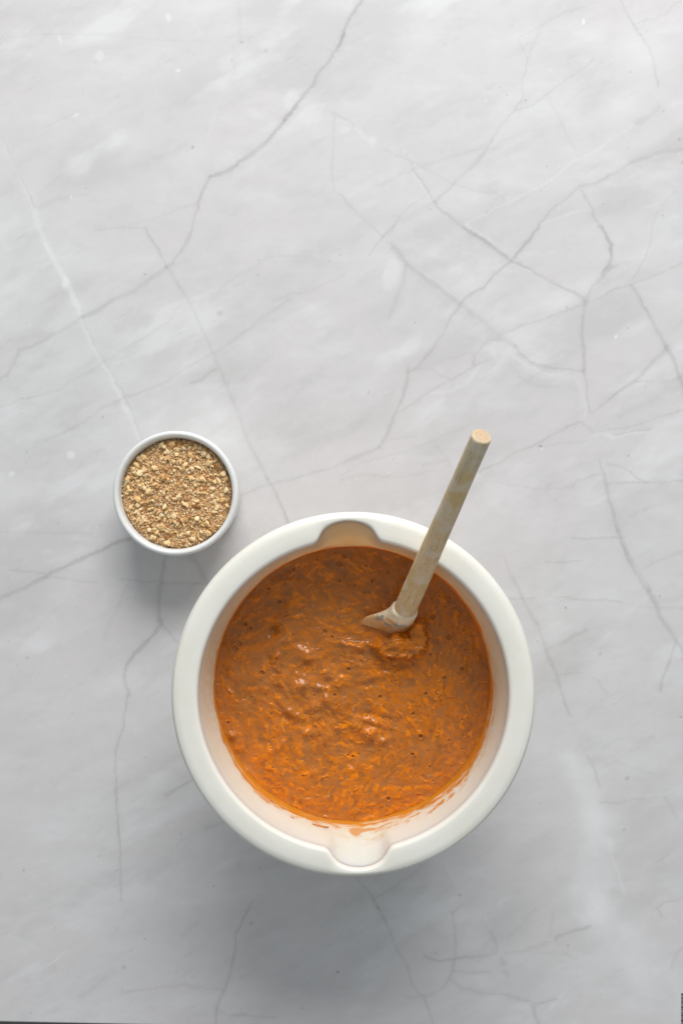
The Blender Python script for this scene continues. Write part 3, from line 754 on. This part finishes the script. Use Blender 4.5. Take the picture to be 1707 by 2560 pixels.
for i in range(70):
    q = .10 * math.sqrt(rng.random()); an = rng.uniform(0, 2 * math.pi); x, y = q * math.cos(an), q * math.sin(an)
    stamp(x, y, flow(x, y), rng.uniform(.0, .003), rng.uniform(.0006, .0016), rng.uniform(.15, .4), rng.uniform(.0002, .0006), PALE, 0, 0)
CAR2 = np.maximum(CAR2, .45 * smooth(.0985, .1045, rr + (fbm(tt * 6, tt * 0 + 2, 171, 4) - .5) * .006))
CAR2 = np.maximum(CAR2, .8 * np.clip(clump / .006, 0, 1) * smooth(.3, .55, fbm(U / 30, W / 30, 173, 3)))
patch = smooth(.42, .66, fbm(gx * 32, gy * 32, 177, 4))               # where carrot gathers
diss = smooth(.30, .62, fbm(gx * 300, gy * 300, 187, 3))          # batter film over parts of the gratings
CAR *= .5 + .6 * diss; CAR2 *= .75 + .4 * diss
H += (fbm(gx * 200, gy * 200, 189, 3) - .5) * .0008 * (.4 + .8 * patch)
CAR *= .75 + .4 * patch; CAR2 *= .65 + .5 * patch
CAR2 = np.maximum(CAR2, .42 * patch * smooth(.35, .65, fbm(gx * 120, gy * 120, 179, 3)))
# bubbles: burst pits with a raised lip
big = [(733, 243, 12), (752, 213, 8), (869, 313, 8), (733, 313, 5), (442, 345, 6), (349, 491, 7), (369, 507, 6), (325, 572, 10), (305, 590, 12), (417, 690, 10),
       (673, 522, 9), (703, 543, 6), (770, 675, 7), (713, 779, 6), (897, 787, 7), (1110, 462, 11), (1179, 543, 11), (1102, 615, 6), (1232, 673, 9), (1161, 710, 6),
       (1084, 775, 7), (1032, 857, 6), (1062, 948, 9), (787, 1030, 6), (767, 1025, 4), (812, 1020, 4), (932, 1204, 8), (278, 893, 6), (489, 398, 6), (547, 266, 5),
       (513, 456, 4), (1030, 1022, 6), (1233, 880, 4), (655, 928, 4), (456, 858, 4), (630, 780, 4), (1180, 965, 4), (868, 968, 4), (529, 770, 3), (1100, 1072, 4), (820, 200, 5), (640, 225, 4)]
for x, y, r in big + [(rng.uniform(230, 1320), rng.uniform(200, 1260), rng.uniform(1.8, 3.8)) for _ in range(300)]:
    bx, by = z2b(x, y); r = r * 1.12 * .6122 * (CAMH - ZB) / FPX
    if math.hypot(bx, by) > .100: continue
    r = max(r, .00042); ext = r * 2.2
    c0 = int((bx - ext + RB) / dxb); c1 = int((bx + ext + RB) / dxb) + 2; r0 = int((by - ext + RB) / dxb); r1 = int((by + ext + RB) / dxb) + 2
    d = np.hypot(gx[r0:r1, c0:c1] - bx, gy[r0:r1, c0:c1] - by) / r
    pit = smooth(1.05, .55, d)
    hs = H[r0:r1, c0:c1]; lv = hs.mean()
    H[r0:r1, c0:c1] = hs * (1 - .8 * pit) + (lv - min(1.3 * r, .0015)) * .8 * pit + .12 * r * np.exp(-((d - 1.25) / .25) ** 2)
    for tg in (CAR, CAR2, PALE): tg[r0:r1, c0:c1] *= 1 - pit
inside = rr <= RB
idx = -np.ones(inside.shape, dtype=np.int64); idx[inside] = np.arange(inside.sum())
q = np.stack([idx[:-1, :-1], idx[:-1, 1:], idx[1:, 1:], idx[1:, :-1]], -1).reshape(-1, 4)
q = q[(q >= 0).all(1)]
verts = np.stack([gx[inside], gy[inside], H[inside]], -1)
surf = make_obj('batter_surface', verts, q, M_batter, batter, attrs={'carrot': np.stack([np.clip(CAR, 0, .9), np.clip(CAR2, 0, .85), np.clip(PALE, 0, .7)], -1)[inside]})

def hat(x, y):
    i = min(NB - 2, max(1, int(round((y + RB) / dxb)))); j = min(NB - 2, max(1, int(round((x + RB) / dxb))))
    n = Vector((-(H[i, j + 1] - H[i, j - 1]) / (2 * dxb), -(H[i + 1, j] - H[i - 1, j]) / (2 * dxb), 1)).normalized()
    return H[i, j], n

# grated carrot strands, one object each (shared meshes)
def shred_mesh(k, ln, wd, bend, flat=.55):
    r = np.random.default_rng(500 + k); ns, nc = 6, 5
    v, f = [], []
    for i in range(ns):
        t = i / (ns - 1); s = (t - .5)
        x = s * ln; y = bend * ln * (4 * s * s - .5) + r.normal(0, .02) * ln
        rad = wd * .5 * (.35 + .65 * math.sin(math.pi * (.12 + .76 * t)) ** .6) * (1 + r.normal(0, .1))
        for j in range(nc):
            an = 2 * math.pi * j / nc + .3
            v.append((x, y + rad * math.cos(an), rad * flat * math.sin(an)))
    for i in range(ns - 1):
        for j in range(nc):
            f.append((i * nc + j, (i + 1) * nc + j, (i + 1) * nc + (j + 1) % nc, i * nc + (j + 1) % nc))
    f.append(tuple(range(nc))); f.append(tuple((ns - 1) * nc + j for j in reversed(range(nc))))
    me = bpy.data.meshes.new('carrot_shred'); me.from_pydata(v, [], f); me.materials.append(M_shred)
    me.polygons.foreach_set('use_smooth', np.full(len(me.polygons), True)); me.update(); return me
SM = [shred_mesh(k, l, wdt, b) for k, (l, wdt, b) in enumerate([(.0065, .0022, .05), (.0085, .0020, .10), (.0100, .0021, -.08), (.005, .0024, .02), (.011, .0019, .12),
                                                                (.007, .0026, -.12), (.009, .0018, .15), (.0055, .0019, -.05)])]
cnt = 0
while cnt < 290:
    q_ = .1000 * math.sqrt(rng.random()); an = rng.uniform(0, 2 * math.pi); x, y = q_ * math.cos(an), q_ * math.sin(an)
    zx, zy = b2z(x, y)
    if zy < 420 and rng.random() < .45: continue
    if float(fbm(np.array(x * 32), np.array(y * 32), 177, 4)) < rng.uniform(.3, .6): continue
    h, n = hat(x, y)
    if n.z < .72: continue
    o = bpy.data.objects.new('carrot_shred', SM[rng.integers(len(SM))]); COL.objects.link(o); o.parent = batter
    rot = n.to_track_quat('Z', 'Y').to_matrix() @ Matrix.Rotation(flow(x, y), 3, 'Z')
    sc = rng.uniform(.45, 1.0)
    o.matrix_local = Matrix.Translation((x, y, h - .00050)) @ rot.to_4x4() @ Matrix.Diagonal((sc, sc, sc * .8, 1))
    cnt += 1
# strands caught on the bowl wall above the batter
for zx, zy, an, sc, m in [(655, 1316, -.16, 1.5, 1), (1078, 1232, .4, 1.3, 2), (540, 1281, -.2, .6, 3), (602, 1287, -.3, .45, 3), (496, 1240, -.7, .7, 5), (455, 1213, -.6, .8, 7)]:
    d = .032
    X, Y, _ = px(400 + zx * .6122, 1260 + zy * .6122, ZR - d); X -= BC[0]; Y -= BC[1]
    for _ in range(20):                                    # slide along the line of sight onto the wall
        r_ = math.hypot(X, Y); d += .3 * (float(np.clip(.0045 + (RI - r_) / .0067 * .0455, .005, .049)) - d); X, Y, _z = px(400 + zx * .6122, 1260 + zy * .6122, ZR - d); X -= BC[0]; Y -= BC[1]
    nrm = Vector((-X, -Y, .02)).normalized()
    o = bpy.data.objects.new('carrot_shred', SM[m]); COL.objects.link(o); o.parent = batter
    tx = Vector((math.cos(an), math.sin(an), 0)); tx = (tx - nrm * tx.dot(nrm)).normalized(); ty = nrm.cross(tx)
    r_ = math.hypot(X, Y); k = (r_ - .0002) / r_
    o.matrix_local = Matrix.Translation((X * k, Y * k, ZR - d - ZB)) @ Matrix((tx, ty, nrm)).transposed().to_4x4() @ Matrix.Diagonal((sc, sc, sc * .6, 1))

# ------------------------------------------------------------------ spatula
Bp = Vector(px(1012, 1524, .0985)); Tp = Vector(px(1204, 1089, .2400))
ax = (Tp - Bp).normalized(); LH = (Tp - Bp).length
hz = Vector((ax.x, ax.y, 0)).normalized(); pl = Vector((-hz.y, hz.x, 0)); qv = ax.cross(pl) * -1
if qv.z < 0: qv = -qv
PHI = R(7)
ul = (pl * math.cos(PHI) + qv * math.sin(PHI)).normalized()      # width direction, towards the free shoulder
nn = ax.cross(ul) * -1
if nn.z < 0: nn = -nn
spat = empty('spatula', Bp, 'spatula with worn round wooden handle and cream silicone head stuck in the batter', 'spatula')
Mx = Matrix((ul, nn, ax)).transposed()
spat.rotation_euler = Mx.to_euler()
def loft(name, rows, nseg, mat, parent, expo=2.0, attrs=None, cap_mat=None):
    an = np.linspace(0, 2 * np.pi, nseg, endpoint=False)
    cs = np.sign(np.cos(an)) * np.abs(np.cos(an)) ** (2 / expo); sn = np.sign(np.sin(an)) * np.abs(np.sin(an)) ** (2 / expo)
    V = np.concatenate([np.stack([x0 + a_ * cs, y0 + b_ * sn, np.full(nseg, z)], -1) for z, a_, b_, x0, y0 in rows])
    F = [tuple(x) for x in grid_faces(len(rows), nseg, True)]
    F.append(tuple(range(nseg))[::-1]); F.append(tuple((len(rows) - 1) * nseg + j for j in range(nseg)))
    o = make_obj(name, V, F, mat, parent, attrs={k: fn(V) for k, fn in (attrs or {}).items()})
    if cap_mat:
        o.data.materials.append(cap_mat)
        for p in o.data.polygons[-1:]: p.material_index = 1; p.use_smooth = False
    return o
hr = []
for z in np.linspace(-.012, LH - .0022, 60):
    t = max(0, z) / LH
    a_ = .0084 - .0021 * smooth(0, 1, t) ; b_ = .0074 - .0011 * smooth(.0, .9, t)
    jx = .00004 * math.sin(z * 90) ; hr.append((z, float(a_), float(b_), jx, 0))
a_, b_ = hr[-1][1], hr[-1][2]
hr += [(LH - .0012, a_ - .0002, b_ - .0002, 0, 0), (LH - .0005, a_ - .0006, b_ - .0006, 0, 0), (LH, a_ - .0014, b_ - .0014, 0, 0)]
loft('handle', hr, 48, M_wood, spat, 2.15, cap_mat=M_end)
def head_dims(z):
    """half width, half thickness, centre shift of the head at z (negative = below the handle's end)"""
    d = -z
    wv = np.interp(d, [-.001, .0, .004, .008, .012, .016, .020, .025, .06, .075], [.0094, .0100, .0112, .0134, .0176, .0226, .0260, .0275, .0270, .025])
    tv_ = np.interp(d, [-.001, .0, .006, .014, .024, .05, .075], [.0078, .0084, .0082, .0068, .0050, .0030, .0012])
    return wv, tv_
def head_right(z):
    return np.interp(-z, [-.001, .0, .010, .020, .030, .045, .06, .075], [.0092, .0098, .0100, .0106, .0130, .0210, .0240, .022])
def head_thick(x, z):
    """half thickness: a round core that runs out into a thin flat blade"""
    tc = np.interp(-z, [-.001, .0, .006, .014, .024, .05, .075], [.0078, .0084, .0083, .0072, .0052, .0030, .0012])
    te = np.interp(-z, [.0, .006, .014, .03, .075], [.0080, .0050, .0026, .0022, .0012])
    return te + (tc - te) * np.exp(-(x / .0100) ** 2)
def head_smear(V):
    n = fbm(V[:, 0] * 190 + 3, V[:, 2] * 190, 201, 4)
    low = smooth(-.011, -.020, V[:, 2] + (n - .5) * .022)
    right = smooth(-.002, -.012, V[:, 0] - .004)                # smeared on the side that is sunk in the batter
    return np.clip(low * .75 + right * smooth(-.003, -.010, V[:, 2]) * smooth(.40, .55, n) * .9 + smooth(.60, .70, n) * smooth(-.004, -.010, V[:, 2]) * .8, 0, .95)
an_ = np.linspace(0, 2 * np.pi, 128, endpoint=False); hv = []
hz_ = np.concatenate([np.linspace(-.072, -.034, 12), np.linspace(-.03, .0, 30), [.0006, .0012]])
for z in hz_:
    wl = float(head_dims(z)[0]); wr = float(head_right(z)); sh = .0009 if z > .0010 else (.0003 if z > 0 else 0)
    x = (wl - wr) / 2 + ((wl + wr) / 2 - sh) * np.sign(np.cos(an_)) * np.abs(np.cos(an_)) ** .85
    y = (head_thick(x, z) - sh) * np.sign(np.sin(an_)) * np.abs(np.sin(an_)) ** .75
    hv.append(np.stack([x, y, np.full(128, z)], -1))
hv = np.concatenate(hv); hf = [tuple(q_) for q_ in grid_faces(len(hz_), 128, True)] + [tuple(range(128))[::-1], tuple((len(hz_) - 1) * 128 + k for k in range(128))]
head = make_obj('head', hv, hf, M_head, spat, attrs={'smear': head_smear(hv)})
# leaf sprigs printed on the head
def head_pt(x, z, lift=.00025):
    wl = float(head_dims(np.array(z))[0]); wr = float(head_right(z))
    c = min(.999, abs((x - (wl - wr) / 2) / ((wl + wr) / 2))) ** (1 / .85)
    return (x, float(head_thick(x, z)) * math.sqrt(1 - c * c) ** .75 + lift, z)
def print_strip(pts, w):
    v, f = [], []
    for i, (x, z) in enumerate(pts):
        j = min(i + 1, len(pts) - 1); k = max(i - 1, 0)
        tx, tz = pts[j][0] - pts[k][0], pts[j][1] - pts[k][1]; l = math.hypot(tx, tz) + 1e-9
        ww = w[i] if isinstance(w, (list, tuple)) else w
        v += [head_pt(x - tz / l * ww, z + tx / l * ww), head_pt(x + tz / l * ww, z - tx / l * ww)]
        if i: f.append((2 * i - 2, 2 * i - 1, 2 * i + 1, 2 * i))
    return v, f
def sprig(x, z, ang, s):
    V_, F_ = [], []
    def add(pts, w):
        v, f = print_strip(pts, w); n = len(V_); V_.extend(v); F_.extend(tuple(i + n for i in q) for q in f)
    c, sn = math.cos(ang), math.sin(ang)
    T = lambda a, b: (x + s * (a * c - b * sn), z + s * (a * sn + b * c))
    add([T(t, .12 * math.sin(t * 3)) for t in np.linspace(0, 1, 7)], .00018)
    for t0, sd in ((.25, 1), (.45, -1), (.65, 1), (.95, 0)):
        d = (.38, .42 * sd) if sd else (.5, 0)
        add([T(t0 + d[0] * t, d[1] * t + .12 * math.sin(t0 * 3)) for t in np.linspace(0, 1, 7)], [max(.0001, .0010 * math.sin(math.pi * t) * s / .01) for t in np.linspace(0, 1, 7)])
    make_obj('leaf_print', V_, F_, M_leaf, head, False)
for a in [(.004, -.0075, 4.2, .0075), (.0200, -.0175, 2.2, .0070), (-.004, -.0155, 1.0, .0060), (.012, -.0150, 3.6, .006)]: sprig(*a)

# ------------------------------------------------------------------ ramekin and walnuts
ZQ = 0.046
RC = px(438.3, 1233.3, ZQ)
ram = empty('ramekin', (RC[0], RC[1], 0), 'small round white glazed ramekin beside the mixing bowl', 'ramekin')
n2 = 256; t2 = np.linspace(0, 2 * np.pi, n2, endpoint=False)
pr = [(0.0, .0058), (.030, .0058), (.0395, .0066), (.0420, .0090), (.0432, .016), (.0440, .030), (.0448, .0395), (.0452, .0425), (.04555, .0441), (.0462, .0452), (.0472, .0459),
      (.0482, .0460), (.0492, .0456), (.0499, .0447), (.0503, .0434), (.0503, .0418), (.0499, .0404), (.0494, .0390), (.0491, .035), (.0486, .020), (.0480, .008), (.0470, .003), (.0455, .0008), (.043, .0), (.040, .0006), (.039, .0022), (0.0, .0022)]
wv = 1 + .0012 * np.sin(2 * t2 + .6)
V = np.concatenate([np.stack([max(r, 1e-5) * wv * np.cos(t2), max(r, 1e-5) * wv * np.sin(t2), np.full(n2, z)], -1) for r, z in pr])
make_obj('ramekin_body', V, grid_faces(len(pr), n2, True)[:, ::-1], M_ram, ram)

ZN = 0.0385
nuts = empty('chopped_walnuts', (RC[0], RC[1], ZN), 'finely chopped tan walnuts filling the small white ramekin', 'nuts')
RNUT = .0446
def nut_h(x, y):
    x = np.asarray(x); y = np.asarray(y); r = np.hypot(x, y)
    return (fbm(x * 70, y * 70, 301, 3) - .5) * .0030 + .0012 * (1 - (r / RNUT) ** 2) - .0022 * smooth(.040, .0446, r)
def hull(r, ns, el):
    p = r.normal(size=(ns, 3)); p /= np.linalg.norm(p, axis=1)[:, None]; p *= r.uniform(.75, 1.1, (ns, 1)); p *= np.array(el)
    bm = bmesh.new(); vs_ = [bm.verts.new(tuple(x)) for x in p]
    g = bmesh.ops.convex_hull(bm, input=vs_)
    bmesh.ops.delete(bm, geom=[x for x in bm.verts if not x.link_faces], context='VERTS')
    bmesh.ops.recalc_face_normals(bm, faces=bm.faces[:]); bmesh.ops.triangulate(bm, faces=bm.faces[:])
    bm.verts.index_update()
    v = np.array([x.co[:] for x in bm.verts]); f = np.array([[q_.index for q_ in x.verts] for x in bm.faces]); bm.free()
    return v, f
rn = np.random.default_rng(42)
# fine bed under the pieces, its tone darkened as shade in the gaps
gb = np.linspace(-RNUT, RNUT, 180); bx, by = np.meshgrid(gb, gb); rb = np.hypot(bx, by); ins = rb < RNUT
bh = nut_h(bx, by) - .0006 + (fbm(bx * 900, by * 900, 311, 2) - .5) * .0016
idx = -np.ones(ins.shape, dtype=np.int64); idx[ins] = np.arange(ins.sum())
q = np.stack([idx[:-1, :-1], idx[:-1, 1:], idx[1:, 1:], idx[1:, :-1]], -1).reshape(-1, 4); q = q[(q >= 0).all(1)]
VV = [np.stack([bx[ins], by[ins], bh[ins]], -1)]; FF = [tuple(x) for x in q]; TT = [np.clip(.36 * fbm(bx[ins] * 600, by[ins] * 600, 313, 3) + .06, 0, 1)]
off = len(VV[0])
protos = [hull(rn, 9, (1, .8, .6)) for _ in range(24)]
for i in range(6500):
    r_ = (RNUT - .0006) * math.sqrt(rn.random()); an = rn.uniform(0, 2 * math.pi); x, y = r_ * math.cos(an), r_ * math.sin(an)
    s = min(.0015, .00046 * (1 + rn.exponential(.75)))
    v, f_ = protos[i % 24]; c, sn = math.cos(an * 7), math.sin(an * 7)
    vv_ = v * s; vv_ = np.stack([vv_[:, 0] * c - vv_[:, 1] * sn, vv_[:, 0] * sn + vv_[:, 1] * c, vv_[:, 2]], -1)
    VV.append(vv_ + np.array([x, y, float(nut_h(x, y)) + rn.uniform(-.0006, .0005)]))
    FF += [tuple(q_ + off) for q_ in f_]; off += len(v)
    TT.append(np.full(len(v), np.clip(rn.beta(2.2, 2.0), 0, 1)))
cr = make_obj('walnut_crumbs', np.concatenate(VV), FF, M_crumb, nuts, False, attrs={'tone': np.concatenate(TT)})
cr['kind'] = 'stuff'
# the pieces one can pick apart
NM = []
for k in range(18):
    el = [(1, .75, .5), (1, .55, .45), (1, .9, .6), (1, .4, .35)][k % 4]
    v, f_ = hull(rn, 22, el)
    me = bpy.data.meshes.new('walnut_piece'); me.from_pydata([tuple(x) for x in v], [], [tuple(map(int, x)) for x in f_]); me.materials.append(M_nut)
    me.polygons.foreach_set('use_smooth', np.full(len(me.polygons), False)); me.update(); NM.append(me)
for i in range(298):
    r_ = (RNUT - .0022) * math.sqrt(rn.random()); an = rn.uniform(0, 2 * math.pi); x, y = r_ * math.cos(an), r_ * math.sin(an)
    s = .0014 + .0022 * rn.beta(1.2, 2.4) if i > 85 else rn.uniform(.0022, .0037)
    if r_ + s > RNUT - .0006: x *= (RNUT - .0006 - s) / r_; y *= (RNUT - .0006 - s) / r_
    o = bpy.data.objects.new('walnut_piece', NM[rn.integers(len(NM))]); COL.objects.link(o); o.parent = nuts
    o.location = (x, y, float(nut_h(x, y)) + s * rn.uniform(.15, .5)); o.rotation_euler = (rn.normal(0, .35), rn.normal(0, .35), rn.uniform(0, 6.28)); o.scale = (s, s, s)
